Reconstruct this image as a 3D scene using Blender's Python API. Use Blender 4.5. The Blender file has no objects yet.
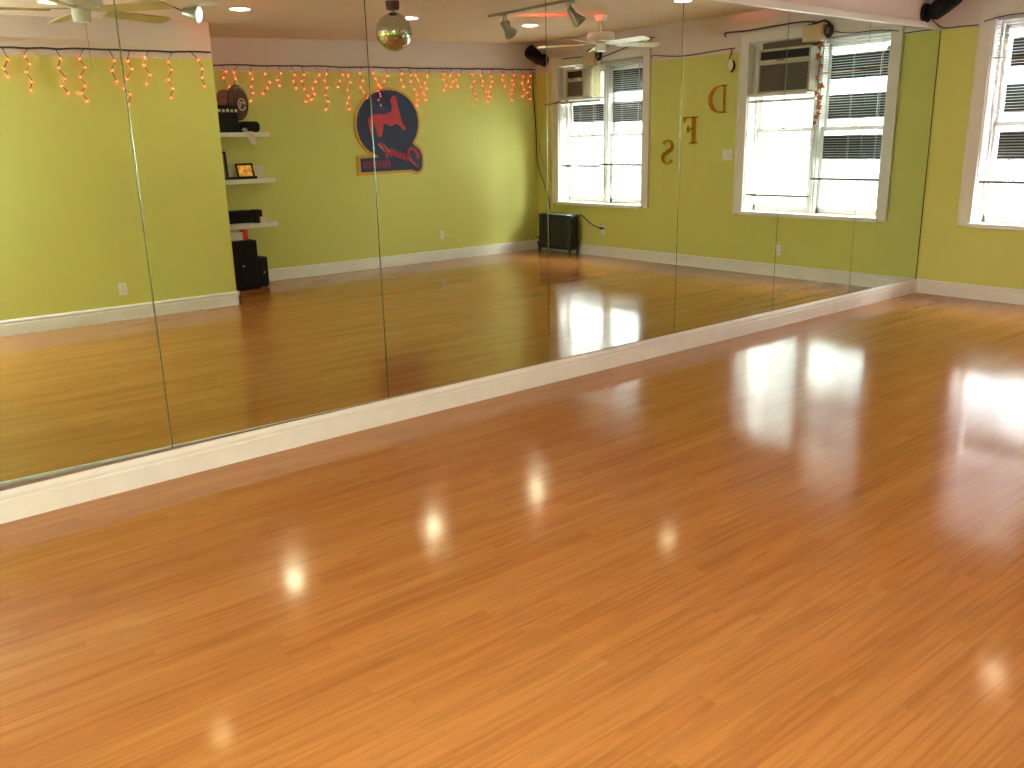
import bpy, bmesh, math, random
from mathutils import Vector, Matrix
random.seed(7)
PI = math.pi
sc = bpy.context.scene
COL = sc.collection

# ------------------------------------------------------------------ camera measured from the photograph
CAM = Vector((-8.76635, -4.22331, 1.55))
Fv = Vector((0.61059194, 0.7462636, -0.26508134)).normalized()
Rv = Vector((0.77007718, -0.63759909, -0.02117869)).normalized()
Uv = Rv.cross(Fv).normalized()
FPX = 877.554
DW = 5.798      # depth of the room (mirror wall to the far wall)
DB = 4.489      # depth to the front of the wall that stands forward
XB = -5.262     # its free end
XL = -10.6      # left end of the room

def M(px, py, ax, val):
    """point seen IN THE MIRROR at pixel px,py on the plane axis=val of the mirrored room -> real room point"""
    d = Fv*FPX + Rv*(px-512) - Uv*(py-384)
    t = (val-CAM[ax])/d[ax]
    p = CAM + d*t
    return Vector((p.x, -p.y, p.z))

def RP(px, py, ax, val):
    d = Fv*FPX + Rv*(px-512) - Uv*(py-384)
    return CAM + d*((val-CAM[ax])/d[ax])

def lin(c):
    return tuple(((v/255)/12.92 if v/255 <= .04045 else ((v/255+.055)/1.055)**2.4) for v in c)

# ------------------------------------------------------------------ materials
def mat(name, rgb, rough=.5, metal=0., spec=.5, noise=None, bump=None, coat=0., emit=None, trans=0.):
    m = bpy.data.materials.new(name); m.use_nodes = True
    nt = m.node_tree; b = nt.nodes['Principled BSDF']
    b.inputs['Base Color'].default_value = (*rgb, 1)
    b.inputs['Roughness'].default_value = rough
    b.inputs['Metallic'].default_value = metal
    b.inputs['Specular IOR Level'].default_value = spec
    b.inputs['Coat Weight'].default_value = coat
    if emit:
        b.inputs['Emission Color'].default_value = (*emit[0], 1)
        b.inputs['Emission Strength'].default_value = emit[1]
    tc = nt.nodes.new('ShaderNodeTexCoord')
    if noise:
        n = nt.nodes.new('ShaderNodeTexNoise'); n.inputs['Scale'].default_value = noise[0]; n.inputs['Detail'].default_value = 4
        nt.links.new(tc.outputs['Object'], n.inputs['Vector'])
        r = nt.nodes.new('ShaderNodeMapRange'); r.inputs[1].default_value = .3; r.inputs[2].default_value = .7
        r.inputs[3].default_value = 1-noise[1]; r.inputs[4].default_value = 1+noise[1]
        nt.links.new(n.outputs['Fac'], r.inputs[0])
        mx = nt.nodes.new('ShaderNodeMix'); mx.data_type = 'RGBA'; mx.blend_type = 'MULTIPLY'
        mx.inputs['Factor'].default_value = 1; mx.inputs['A'].default_value = (*rgb, 1)
        nt.links.new(r.outputs[0], mx.inputs['B']); nt.links.new(mx.outputs['Result'], b.inputs['Base Color'])
    if bump:
        n = nt.nodes.new('ShaderNodeTexNoise'); n.inputs['Scale'].default_value = bump[0]; n.inputs['Detail'].default_value = 3
        nt.links.new(tc.outputs['Object'], n.inputs['Vector'])
        bp = nt.nodes.new('ShaderNodeBump'); bp.inputs['Strength'].default_value = bump[1]; bp.inputs['Distance'].default_value = .002
        nt.links.new(n.outputs['Fac'], bp.inputs['Height']); nt.links.new(bp.outputs['Normal'], b.inputs['Normal'])
    return m

def wall_mat():
    m = bpy.data.materials.new('wall_paint_green_white'); m.use_nodes = True
    nt = m.node_tree; N = nt.nodes.new; L = nt.links.new; b = nt.nodes['Principled BSDF']
    g = N('ShaderNodeNewGeometry'); s = N('ShaderNodeSeparateXYZ'); L(g.outputs['Position'], s.inputs[0])
    mu = N('ShaderNodeMath'); mu.operation = 'MULTIPLY_ADD'; mu.inputs[1].default_value = -.02; L(s.outputs['X'], mu.inputs[0]); L(s.outputs['Z'], mu.inputs[2])
    gt = N('ShaderNodeMath'); gt.operation = 'GREATER_THAN'; gt.inputs[1].default_value = 2.487; L(mu.outputs[0], gt.inputs[0])
    n = N('ShaderNodeTexNoise'); n.inputs['Scale'].default_value = 1.3; n.inputs['Detail'].default_value = 5; L(g.outputs['Position'], n.inputs['Vector'])
    cr = N('ShaderNodeMix'); cr.data_type = 'RGBA'; cr.inputs['A'].default_value = (*GREEN_A, 1); cr.inputs['B'].default_value = (*GREEN_B, 1)
    L(n.outputs['Fac'], cr.inputs['Factor'])
    mx = N('ShaderNodeMix'); mx.data_type = 'RGBA'; mx.inputs['B'].default_value = (*CREAM, 1)
    L(gt.outputs[0], mx.inputs['Factor']); L(cr.outputs['Result'], mx.inputs['A']); L(mx.outputs['Result'], b.inputs['Base Color'])
    b.inputs['Roughness'].default_value = .55; b.inputs['Specular IOR Level'].default_value = .35
    n2 = N('ShaderNodeTexNoise'); n2.inputs['Scale'].default_value = 60; n2.inputs['Detail'].default_value = 4; L(g.outputs['Position'], n2.inputs['Vector'])
    n3 = N('ShaderNodeTexNoise'); n3.inputs['Scale'].default_value = 2.5; L(g.outputs['Position'], n3.inputs['Vector'])
    ad = N('ShaderNodeMath'); ad.operation = 'MULTIPLY_ADD'; ad.inputs[1].default_value = .12; L(n2.outputs['Fac'], ad.inputs[0]); L(n3.outputs['Fac'], ad.inputs[2])
    bp = N('ShaderNodeBump'); bp.inputs['Strength'].default_value = .25; bp.inputs['Distance'].default_value = .01; L(ad.outputs[0], bp.inputs['Height']); L(bp.outputs['Normal'], b.inputs['Normal'])
    return m

def floor_mat():
    m = bpy.data.materials.new('oak_strip_floor'); m.use_nodes = True
    nt = m.node_tree; N = nt.nodes.new; L = nt.links.new; b = nt.nodes['Principled BSDF']
    def math_(op, a, bb=None, c=None):
        n = N('ShaderNodeMath'); n.operation = op
        for i, v in enumerate((a, bb, c)):
            if v is None: continue
            if isinstance(v, (int, float)): n.inputs[i].default_value = v
            else: L(v, n.inputs[i])
        return n.outputs[0]
    g = N('ShaderNodeNewGeometry'); s = N('ShaderNodeSeparateXYZ'); L(g.outputs['Position'], s.inputs[0])
    W = .057
    vy = math_('DIVIDE', s.outputs['Y'], W); row = math_('FLOOR', vy); fy = math_('FRACT', vy)
    wn = N('ShaderNodeTexWhiteNoise'); wn.noise_dimensions = '1D'; L(row, wn.inputs['W'])
    wn2 = N('ShaderNodeTexWhiteNoise'); wn2.noise_dimensions = '1D'; L(math_('ADD', row, 31.7), wn2.inputs['W'])
    ln = math_('MULTIPLY_ADD', wn2.outputs['Value'], .9, .75)
    vx = math_('DIVIDE', math_('MULTIPLY_ADD', wn.outputs['Value'], 3.0, s.outputs['X']), ln)
    ix = math_('FLOOR', vx); fx = math_('FRACT', vx)
    cv = N('ShaderNodeCombineXYZ'); L(row, cv.inputs[0]); L(ix, cv.inputs[1])
    pn = N('ShaderNodeTexWhiteNoise'); pn.noise_dimensions = '2D'; L(cv.outputs[0], pn.inputs['Vector'])
    # neighbouring strips vary slowly as well, so bands of darker boards appear
    bn = N('ShaderNodeTexNoise'); bn.inputs['Scale'].default_value = 1.0; bn.inputs['Detail'].default_value = 2
    sv = N('ShaderNodeCombineXYZ'); L(math_('MULTIPLY', s.outputs['X'], .55), sv.inputs[0]); L(math_('MULTIPLY', s.outputs['Y'], 5.0), sv.inputs[1]); L(bn.inputs['Vector'].links[0].from_socket if bn.inputs['Vector'].links else sv.outputs[0], bn.inputs['Vector'])
    # grain
    gv = N('ShaderNodeCombineXYZ')
    L(math_('MULTIPLY_ADD', pn.outputs['Value'], 40.0, math_('MULTIPLY', s.outputs['X'], 2.2)), gv.inputs[0]); L(math_('MULTIPLY', s.outputs['Y'], 55.0), gv.inputs[1]); L(math_('MULTIPLY', pn.outputs['Value'], 17.0), gv.inputs[2])
    gn = N('ShaderNodeTexNoise'); gn.inputs['Scale'].default_value = 1.0; gn.inputs['Detail'].default_value = 6; gn.inputs['Distortion'].default_value = .9; L(gv.outputs[0], gn.inputs['Vector'])
    ramp = N('ShaderNodeValToRGB'); e = ramp.color_ramp
    e.elements[0].position = 0; e.elements[0].color = (*FL0, 1)
    e.elements[1].position = 1; e.elements[1].color = (*FL3, 1)
    x = e.elements.new(.22); x.color = (*FL1, 1)
    x = e.elements.new(.6); x.color = (*FL2, 1)
    tone = math_('ADD', math_('MULTIPLY', math_('POWER', pn.outputs['Value'], .6), .42), math_('MULTIPLY_ADD', bn.outputs['Fac'], .9, -.12))
    L(tone, ramp.inputs[0])
    gr = N('ShaderNodeMapRange'); gr.inputs[1].default_value = .32; gr.inputs[2].default_value = .6; gr.inputs[3].default_value = .8; gr.inputs[4].default_value = 1.05; L(gn.outputs['Fac'], gr.inputs[0])
    mx = N('ShaderNodeMix'); mx.data_type = 'RGBA'; mx.blend_type = 'MULTIPLY'; mx.inputs['Factor'].default_value = 1
    L(ramp.outputs[0], mx.inputs['A']); L(gr.outputs[0], mx.inputs['B'])
    # joints
    ey = math_('MULTIPLY', math_('MINIMUM', fy, math_('SUBTRACT', 1.0, fy)), W)
    ex = math_('MULTIPLY', math_('MINIMUM', fx, math_('SUBTRACT', 1.0, fx)), ln)
    ee = math_('MINIMUM', ey, ex)
    jm = N('ShaderNodeMapRange'); jm.inputs[1].default_value = 0; jm.inputs[2].default_value = .0012; jm.inputs[3].default_value = .82; jm.inputs[4].default_value = 1; L(ee, jm.inputs[0])
    mx2 = N('ShaderNodeMix'); mx2.data_type = 'RGBA'; mx2.blend_type = 'MULTIPLY'; mx2.inputs['Factor'].default_value = 1
    L(mx.outputs['Result'], mx2.inputs['A']); L(jm.outputs[0], mx2.inputs['B']); L(mx2.outputs['Result'], b.inputs['Base Color'])
    # varnish: glossy, slightly wavy across the strips
    rn = N('ShaderNodeTexNoise'); rn.inputs['Scale'].default_value = 1.1; rn.inputs['Detail'].default_value = 5; L(g.outputs['Position'], rn.inputs['Vector'])
    rr = N('ShaderNodeMapRange'); rr.inputs[1].default_value = .3; rr.inputs[2].default_value = .7; rr.inputs[3].default_value = .085; rr.inputs[4].default_value = .17; L(rn.outputs['Fac'], rr.inputs[0])
    L(rr.outputs[0], b.inputs['Roughness'])
    b.inputs['Specular IOR Level'].default_value = .31
    hv = N('ShaderNodeCombineXYZ'); L(math_('MULTIPLY', s.outputs['X'], 4.0), hv.inputs[0]); L(math_('MULTIPLY', s.outputs['Y'], 10.0), hv.inputs[1])
    hn = N('ShaderNodeTexNoise'); hn.inputs['Scale'].default_value = 1.0; hn.inputs['Detail'].default_value = 3; L(hv.outputs[0], hn.inputs['Vector'])
    hh = math_('ADD', math_('MULTIPLY', hn.outputs['Fac'], .7), math_('MULTIPLY', gn.outputs['Fac'], .05))
    bp = N('ShaderNodeBump'); bp.inputs['Strength'].default_value = .055; bp.inputs['Distance'].default_value = .004; L(hh, bp.inputs['Height']); L(bp.outputs['Normal'], b.inputs['Normal'])
    return m

GREEN_A = (0.59, 0.58, 0.155); GREEN_B = (0.66, 0.65, 0.18); CREAM = (0.75, 0.62, 0.58)
FL0 = (0.29, 0.098, 0.031); FL1 = (0.41, 0.152, 0.038); FL2 = (0.455, 0.181, 0.046); FL3 = (0.50, 0.216, 0.061)

m_wall = wall_mat(); m_floor = floor_mat()
m_ceil = mat('ceiling_paint', (.76, .575, .41), .8, noise=(1.5, .03))
m_trim = mat('white_gloss_trim', (.80, .76, .74), .35, noise=(9, .03))
m_casing = mat('window_casing_paint', (.74, .69, .66), .4, noise=(7, .03))
m_white = mat('white_plastic', (.78, .76, .72), .4)
m_mirror = mat('mirror_silvering', (.735, .84, .75), 0.0, 1.0)
m_mirror_edge = mat('mirror_bevel', (.24, .27, .24), .16, 1.0)
m_gap = mat('corner_gap_shade', (.03, .035, .02), .8)
m_black = mat('black_plastic', (.008, .008, .009), .5, spec=.25, bump=(80, .2))
m_blackc = mat('black_cloth', (.008, .008, .014), .9)
m_grille = mat('speaker_grille', (.012, .012, .014), .8, spec=.2, bump=(300, .5))
m_rad = mat('radiator_paint', (.020, .024, .027), .45, noise=(20, .15))
m_gold = mat('gold_foil_letter', (.72, .42, .06), .22, 1.0, noise=(12, .1))
m_goldp = mat('gold_paint_border', (.62, .33, .015), .5, noise=(12, .08))
m_navy = mat('navy_painted_board', (.026, .038, .105), .7, noise=(10, .1))
m_red = mat('red_painted_shape', (.52, .012, .022), .5, noise=(14, .12))
m_darkred = mat('dark_red_lettering', (.42, .010, .035), .5)
m_palered = mat('pale_highlight_stroke', (.42, .22, .24), .5)
m_beige = mat('beige_appliance_plastic', (.50, .43, .33), .5)
m_acgr = mat('grey_brown_grille', (.16, .12, .085), .6)
m_boxp = mat('cream_painted_box', (.62, .46, .26), .5)
m_metal = mat('brushed_grey_metal', (.42, .42, .36), .35, .8)
m_headm = mat('grey_lamp_housing', (.36, .33, .24), .3, .3)
m_slat = mat('white_blind_slat', (.55, .55, .53), .5)
m_rail = mat('grey_blind_rail', (.20, .18, .16), .5)
m_film = mat('black_window_panel', (.006, .006, .006), .6)
m_leaf = mat('orange_leaf', (.55, .16, .02), .6, noise=(30, .3))
m_cord = mat('dark_cord', (.04, .025, .02), .6)
m_cordl = mat('brown_cord', (.16, .09, .05), .6)
m_rod = mat('brass_rod', (.70, .45, .12), .3, .8)
m_fan = mat('fan_body_white', (.74, .72, .64), .35)
m_blade = mat('fan_blade_cream', (.74, .70, .54), .4, noise=(6, .05))
m_bladew = mat('fan_blade_tan_wood', (.50, .36, .13), .4, noise=(6, .15))
m_maroon = mat('maroon_motor_housing', (.08, .012, .015), .4)
m_brownd = mat('dark_brown_lacquer', (.12, .05, .032), .25, noise=(5, .3))
m_paper = mat('pale_paper', (.70, .58, .50), .7)
m_box = mat('white_card_box', (.66, .56, .48), .6)
m_redbox = mat('red_packet', (.60, .02, .01), .5)
m_brick = mat('pale_street_facade', (.27, .27, .27), .8, noise=(1.5, .06))
m_extw = mat('facade_window_grey', (.08, .09, .10), .3)
m_snow = mat('pale_pavement', (.30, .30, .30), .8, noise=(.5, .05))
m_bark = mat('grey_bark', (.20, .19, .18), .8)
m_awn = mat('yellow_awning_cloth', (.75, .70, .38), .7)
m_amber = mat('amber_photograph_glow', (.85, .42, .08), .4, noise=(18, .6), emit=((.9, .35, .04), .05))  # faint glow put into the print, which is no lamp
m_cyan = mat('cyan_lamp_face', (.3, .7, .8), .3, emit=((.30, .80, .95), .75))
m_lampw = mat('recessed_lamp_face', (1, 1, 1), .3, emit=((1.0, .82, .58), 17.0))
m_lampd = mat('dim_recessed_lamp_face', (1, 1, 1), .3, emit=((1.0, .66, .32), 3.5))
m_lampm = mat('half_bright_recessed_lamp_face', (1, 1, 1), .3, emit=((1.0, .76, .47), 5.0))
m_redlamp = mat('red_lamp_face', (.8, .1, .05), .3, emit=((1.0, .06, .03), 2.0))
m_bulb = mat('red_led_bulb', (.9, .12, .05), .3, emit=((1.0, .055, .035), 1.5))
m_bulb.cycles.emission_sampling = 'NONE'; m_cyan.cycles.emission_sampling = 'NONE'; m_amber.cycles.emission_sampling = 'NONE'

def glass_mat():
    m = bpy.data.materials.new('thin_window_glass'); m.use_nodes = True
    nt = m.node_tree; nt.nodes.clear(); N = nt.nodes.new
    o = N('ShaderNodeOutputMaterial'); t = N('ShaderNodeBsdfTransparent'); g = N('ShaderNodeBsdfGlossy'); x = N('ShaderNodeMixShader'); f = N('ShaderNodeMapRange'); lw = N('ShaderNodeLayerWeight'); pw = N('ShaderNodeMath'); pw.operation = 'POWER'; pw.inputs[1].default_value = 5
    nt.links.new(lw.outputs['Facing'], pw.inputs[0]); nt.links.new(pw.outputs[0], f.inputs[0]); f.inputs[3].default_value = .05; f.inputs[4].default_value = 1
    t.inputs[0].default_value = (.95, .97, .96, 1); g.inputs['Roughness'].default_value = .02
    nt.links.new(f.outputs[0], x.inputs[0]); nt.links.new(t.outputs[0], x.inputs[1]); nt.links.new(g.outputs[0], x.inputs[2]); nt.links.new(x.outputs[0], o.inputs[0])
    return m
m_glass = glass_mat()
def trans_mat():   # pleated translucent plastic beside the air conditioner
    m = mat('translucent_pleated_plastic', (.80, .76, .60), .5)
    nt = m.node_tree; b = nt.nodes['Principled BSDF']; o = nt.nodes['Material Output']
    t = nt.nodes.new('ShaderNodeBsdfTranslucent'); t.inputs[0].default_value = (.8, .76, .6, 1)
    x = nt.nodes.new('ShaderNodeMixShader'); x.inputs[0].default_value = .6
    nt.links.new(b.outputs[0], x.inputs[1]); nt.links.new(t.outputs[0], x.inputs[2]); nt.links.new(x.outputs[0], o.inputs[0])
    return m
m_pleat = trans_mat()

# ------------------------------------------------------------------ mesh helpers
class MB:
    def __init__(s): s.bm = bmesh.new()
    def box(s, x0, x1, y0, y1, z0, z1, bev=0, mtx=None, seg=2):
        r = bmesh.ops.create_cube(s.bm, size=1)['verts']
        c = Vector(((x0+x1)/2, (y0+y1)/2, (z0+z1)/2))
        for v in r: v.co = Vector((v.co.x*abs(x1-x0), v.co.y*abs(y1-y0), v.co.z*abs(z1-z0))) + c
        if bev:
            es = list({e for v in r for e in v.link_edges})
            o = bmesh.ops.bevel(s.bm, geom=es, offset=bev, segments=seg, profile=.5, affect='EDGES')
            r = list({v for f in o['faces'] for v in f.verts} | {v for v in r if v.is_valid})
        if mtx is not None: bmesh.ops.transform(s.bm, matrix=mtx, verts=r)
        return s
    def cyl(s, p0, p1, r0, r1=None, seg=20):
        p0, p1 = Vector(p0), Vector(p1); r1 = r0 if r1 is None else r1
        d = p1-p0; L = d.length
        q = d.to_track_quat('Z', 'Y').to_matrix().to_4x4()
        bmesh.ops.create_cone(s.bm, cap_ends=True, segments=seg, radius1=r0, radius2=r1, depth=L, matrix=Matrix.Translation((p0+p1)/2) @ q)
        return s
    def sph(s, c, r, seg=16, sx=1, sy=1, sz=1):
        bmesh.ops.create_uvsphere(s.bm, u_segments=seg, v_segments=max(6, seg//2), radius=r, matrix=Matrix.Translation(c) @ Matrix.Diagonal((sx, sy, sz, 1)))
        return s
    def tube(s, pts, r, seg=6):
        pts = [Vector(p) for p in pts]; rings = []
        for i, p in enumerate(pts):
            d = (pts[min(i+1, len(pts)-1)] - pts[max(i-1, 0)]).normalized()
            a = d.cross(Vector((0, 0, 1)) if abs(d.z) < .9 else Vector((1, 0, 0))).normalized(); b = d.cross(a)
            rings.append([s.bm.verts.new(p + a*r*math.cos(2*PI*k/seg) + b*r*math.sin(2*PI*k/seg)) for k in range(seg)])
        for A, B in zip(rings, rings[1:]):
            for k in range(seg): s.bm.faces.new((A[k], A[(k+1) % seg], B[(k+1) % seg], B[k]))
        s.bm.faces.new(rings[0]); s.bm.faces.new(rings[-1][::-1])
        return s
    def prism(s, pts, off):
        """closed polygon of 3-D points, extruded by vector off"""
        off = Vector(off)
        A = [s.bm.verts.new(Vector(p)) for p in pts]; B = [s.bm.verts.new(Vector(p)+off) for p in pts]
        n = len(A)
        f0 = s.bm.faces.new(A); f1 = s.bm.faces.new(B[::-1])
        for k in range(n): s.bm.faces.new((A[k], B[k], B[(k+1) % n], A[(k+1) % n]))
        f0.normal_update(); f1.normal_update(); bmesh.ops.triangulate(s.bm, faces=[f0, f1])
        return s
    def ribbon(s, pts, ws, ux, uz, org, off):
        """stroke with widths in a 2-D frame (ux,uz) at org, extruded by off"""
        P = [Vector((p[0], p[1])) for p in pts]; n = len(P); Lp, Rp = [], []
        for i in range(n):
            d = (P[min(i+1, n-1)] - P[max(i-1, 0)]).normalized(); nn = Vector((-d.y, d.x))*ws[i]/2
            Lp.append(P[i]+nn); Rp.append(P[i]-nn)
        f = lambda q: Vector(org)+Vector(ux)*q.x+Vector(uz)*q.y
        off = Vector(off); rows = []
        for i in range(n):
            a, b = f(Lp[i]), f(Rp[i]); rows.append([s.bm.verts.new(v) for v in (a, b, b+off, a+off)])
        for A, B in zip(rows, rows[1:]):
            for k in range(4): s.bm.faces.new((A[k], A[(k+1) % 4], B[(k+1) % 4], B[k]))
        s.bm.faces.new(rows[0]); s.bm.faces.new(rows[-1][::-1])
        return s
    def lathe(s, prof, c=(0, 0, 0), seg=32, mtx=None):
        c = Vector(c); rings = []; allv = []
        for r, z in prof:
            ring = [s.bm.verts.new(c+Vector((max(r, 1e-4)*math.cos(2*PI*k/seg), max(r, 1e-4)*math.sin(2*PI*k/seg), z))) for k in range(seg)]
            rings.append(ring); allv += ring
        for A, B in zip(rings, rings[1:]):
            for k in range(seg): s.bm.faces.new((A[k], A[(k+1) % seg], B[(k+1) % seg], B[k]))
        s.bm.faces.new(rings[0][::-1]); s.bm.faces.new(rings[-1])
        if mtx is not None: bmesh.ops.transform(s.bm, matrix=mtx, verts=allv)
        return s
    def build(s, name, m, parent=None, smooth=False, loc=None):
        bmesh.ops.recalc_face_normals(s.bm, faces=s.bm.faces)
        me = bpy.data.meshes.new(name); 
        if loc is None and parent is None:
            lo = Vector([min(v.co[i] for v in s.bm.verts) for i in range(3)]); hi = Vector([max(v.co[i] for v in s.bm.verts) for i in range(3)])
            loc = (lo+hi)/2; loc.z = lo.z
        if parent is not None: loc = Vector(parent_world(parent))
        bmesh.ops.translate(s.bm, vec=-Vector(loc), verts=s.bm.verts)
        s.bm.to_mesh(me); s.bm.free()
        if smooth:
            for p in me.polygons: p.use_smooth = True
            try: me.set_sharp_from_angle(angle=math.radians(40))
            except Exception: pass
        o = bpy.data.objects.new(name, me); COL.objects.link(o)
        if m is not None: me.materials.append(m)
        if parent is not None: o.parent = parent
        else: o.location = loc
        return o
WORLD = {}
def parent_world(p):
    v = Vector((0, 0, 0))
    while p is not None: v = v+p.location; p = p.parent
    return v
def root(name, loc, label, cat, group=None):
    o = bpy.data.objects.new(name, None); COL.objects.link(o); o.location = loc; o.empty_display_size = .05
    return tag(o, label, cat, group)
def tag(o, label, cat, group=None):
    o['label'] = label; o['category'] = cat
    if group: o['group'] = group
    return o
def struct(o, label=None):
    o['kind'] = 'structure'
    return o
def sroot(name, loc):
    o = bpy.data.objects.new(name, None); COL.objects.link(o); o.location = loc; o['kind'] = 'structure'; return o

def ceil_z(x): return 2.897 + .034*x
def MC(px, py):
    z = 2.8
    for _ in range(12):
        p = M(px, py, 2, z); z = ceil_z(p.x)
    return p

# ------------------------------------------------------------------ room shell
struct(MB().box(XL-.2, .35, -DW-.3, .25, -.12, 0).build('floor', m_floor))
b = MB()
b.prism([(XL-.2, .25, ceil_z(XL-.2)), (.35, .25, ceil_z(.35)), (.35, -DW-.3, ceil_z(.35)), (XL-.2, -DW-.3, ceil_z(XL-.2))], (0, 0, .15))
struct(b.build('ceiling', m_ceil))
struct(MB().box(XL-.2, .35, .008, .25, 0, 3.05).build('wall_front', m_wall))
struct(MB().box(XB-.05, .35, -DW-.3, -DW, 0, 3.05).build('wall_back', m_wall))
struct(MB().box(XL-.2, XB, -DW-.3, -DB, 0, 3.05, .004).build('wall_back_left', m_wall))
LW = (-1.50, -1.05, 1.1, 1.8)     # unseen window opening added in the end wall behind the camera for fill light
b = MB(); b.box(XL-.2, XL, -DW-.3, LW[0], 0, 3.05); b.box(XL-.2, XL, LW[1], .25, 0, 3.05); b.box(XL-.2, XL, LW[0], LW[1], 0, LW[2]); b.box(XL-.2, XL, LW[0], LW[1], LW[3], 3.05)
struct(b.build('wall_left', m_wall))
w3 = sroot('window_3', (XL, (LW[0]+LW[1])/2, LW[2])); b = MB()
for a, c in ((LW[0]-.11, LW[0]+.004), (LW[1]-.004, LW[1]+.11)): b.box(XL-.004, XL+.026, a, c, LW[2]-.01, LW[3]+.10, .004)
b.box(XL-.004, XL+.026, LW[0], LW[1], LW[3]-.004, LW[3]+.1, .004); b.build('casing', m_casing, w3)
b = MB(); ym = (LW[0]+LW[1])/2; zm = (LW[2]+LW[3])/2
for a, c in ((LW[0], LW[0]+.05), (ym-.05, ym+.05), (LW[1]-.05, LW[1])): b.box(XL-.15, XL-.11, a, c, LW[2], LW[3])
for a, c in ((LW[2], LW[2]+.06), (zm-.02, zm+.02), (LW[3]-.05, LW[3])): b.box(XL-.15, XL-.11, LW[0], LW[1], a, c)
b.build('sash', m_casing, w3); MB().box(XL-.132, XL-.128, LW[0]+.02, LW[1]-.02, LW[2]+.02, LW[3]-.02).build('pane', m_glass, w3)
MB().box(XL-.2, XL+.05, LW[0]-.02, LW[1]+.02, LW[2]-.022, LW[2]+.005, .004).build('window_sill', m_trim, w3)
# window wall with two openings.  windows: (near the mirror) and (far corner)
WZ0, WZ1 = .70, 2.57
WIN = [(-2.14, -.475), (-5.315, -3.72)]
b = MB()
b.box(0, .35, -DW-.3, .25, -.1, WZ0); b.box(0, .35, -DW-.3, .25, WZ1, 3.05)
b.box(0, .35, WIN[0][1], .25, WZ0, WZ1); b.box(0, .35, WIN[1][1], WIN[0][0], WZ0, WZ1); b.box(0, .35, -DW-.3, WIN[1][0], WZ0, WZ1)
struct(b.build('wall_right', m_wall))

# baseboards ---------------------------------------------------------------
def baseboard(name, pts, nrm, h=.14, t=.02):
    """pts: list of wall-side 2-D points with thickness; profile with a moulded top"""
    b = MB()
    prof = [(0, 0), (1, 0), (1, .70), (.85, .74), (.8, .80), (.95, .84), (.9, .90), (.45, .97), (.3, 1), (0, 1)]
    rings = []
    for (x, y, tt) in pts:
        rings.append([b.bm.verts.new((x+nrm[0]*u*tt, y+nrm[1]*u*tt, v*h)) for u, v in prof])
    for A, B in zip(rings, rings[1:]):
        for k in range(len(prof)): b.bm.faces.new((A[k], A[(k+1) % len(prof)], B[(k+1) % len(prof)], B[k]))
    b.bm.faces.new(rings[0]); b.bm.faces.new(rings[-1][::-1])
    return struct(b.build(name, m_trim))
bf = [(-10.5, .11), (-9.2, .10), (-8.3, .082), (-7.8, .062), (-7.2, .044), (-6.4, .030), (-5.0, .024), (-3, .022), (-.02, .022)]
b = MB(); rings = []
prof = [(0, 0), (1, 0), (1, .095), (-1, .101), (-1, .110), (1.0001, .113), (-2, .124), (-3, .139), (0, .139)]
for x, t in bf:
    r = []
    for u, v in prof:
        y = -t if u in (1, 1.0001) else (-t+.004 if u == -1 else (-t+.002 if u == -2 else (-t+.011 if u == -3 else .007)))
        r.append(b.bm.verts.new((x, y if u else min(.007, -t+.026), v)))
    rings.append(r)
for A, B in zip(rings, rings[1:]):
    for k in range(len(prof)): b.bm.faces.new((A[k], A[(k+1) % len(prof)], B[(k+1) % len(prof)], B[k]))
b.bm.faces.new(rings[0]); b.bm.faces.new(rings[-1][::-1])
struct(b.build('baseboard_front', m_trim))
baseboard('baseboard_back', [(XB, -DW, .02), (0, -DW, .02)], (0, 1))
baseboard('baseboard_back_left', [(XL, -DB, .02), (XB+.02, -DB, .02)], (0, 1))
baseboard('baseboard_alcove', [(XB, -DW, .02), (XB, -DB+.02, .02)], (1, 0))
baseboard('baseboard_right', [(0, -DW, .02), (0, -.02, .02)], (-1, 0))
baseboard('baseboard_left', [(XL, -DB, .02), (XL, 0, .02)], (1, 0))
# cap strip over the mirrors and the ledge that continues over the window wall
struct(MB().box(XL, 0, -.022, .008, 2.484, 2.538, .003).build('trim_1', m_casing))
struct(MB().box(-.014, 0, -.36, -.022, 2.484, 2.525, .003).build('trim_2', m_casing))

# mirrors --------------------------------------------------------------------
seams = [-.012, -1.272, -2.472, -3.722, -4.985, -6.234, -7.476, -8.72, -9.96]
where = ['rightmost mirror panel, in the corner beside the window wall', 'tall mirror panel second from the window corner',
         'tall mirror panel third from the window corner', 'middle mirror panel, fourth from the window corner',
         'tall mirror panel reflecting the emblem and disco ball, fifth from window corner', 'tall mirror panel reflecting the alcove shelves, sixth from window corner',
         'leftmost visible mirror panel, nearest the camera', 'mirror panel beyond the left edge of the photo']
for k in range(8):
    x1, x0 = seams[k]-.0012, seams[k+1]+.0012
    r = root('mirror_panel', ((x0+x1)/2, 0, .141), where[k], 'mirror', 'mirror panels along the dance wall')
    bv = .0028
    MB().box(x0+bv, x1-bv, .0003, .0035, .1436, 2.484).build('silvered_face', m_mirror, r)
    # ground, rounded edges on both sides and at the foot
    for xa, sg in ((x0, 1), (x1, -1)):
        pr = [(xa, .007), (xa, .0055)] + [(xa+sg*bv*(1-math.cos(a)), .0055-.0052*math.sin(a)) for a in [PI/2*j/8 for j in range(1, 9)]] + [(xa+sg*bv, .007)]
        MB().prism([(p[0], p[1], .141) for p in pr], (0, 0, 2.343)).build('bevelled_edge', m_mirror_edge, r, smooth=True)
    MB().box(x0+bv, x1-bv, .0002, .007, .1395, .1435).build('foot_channel', m_metal, r)
struct(MB().box(-.0125, -.0006, -.001, .0075, .139, 2.484).build('corner_gap_strip', m_gap))  # black strip in the open corner gap, the gap's shade put into its colour
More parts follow.
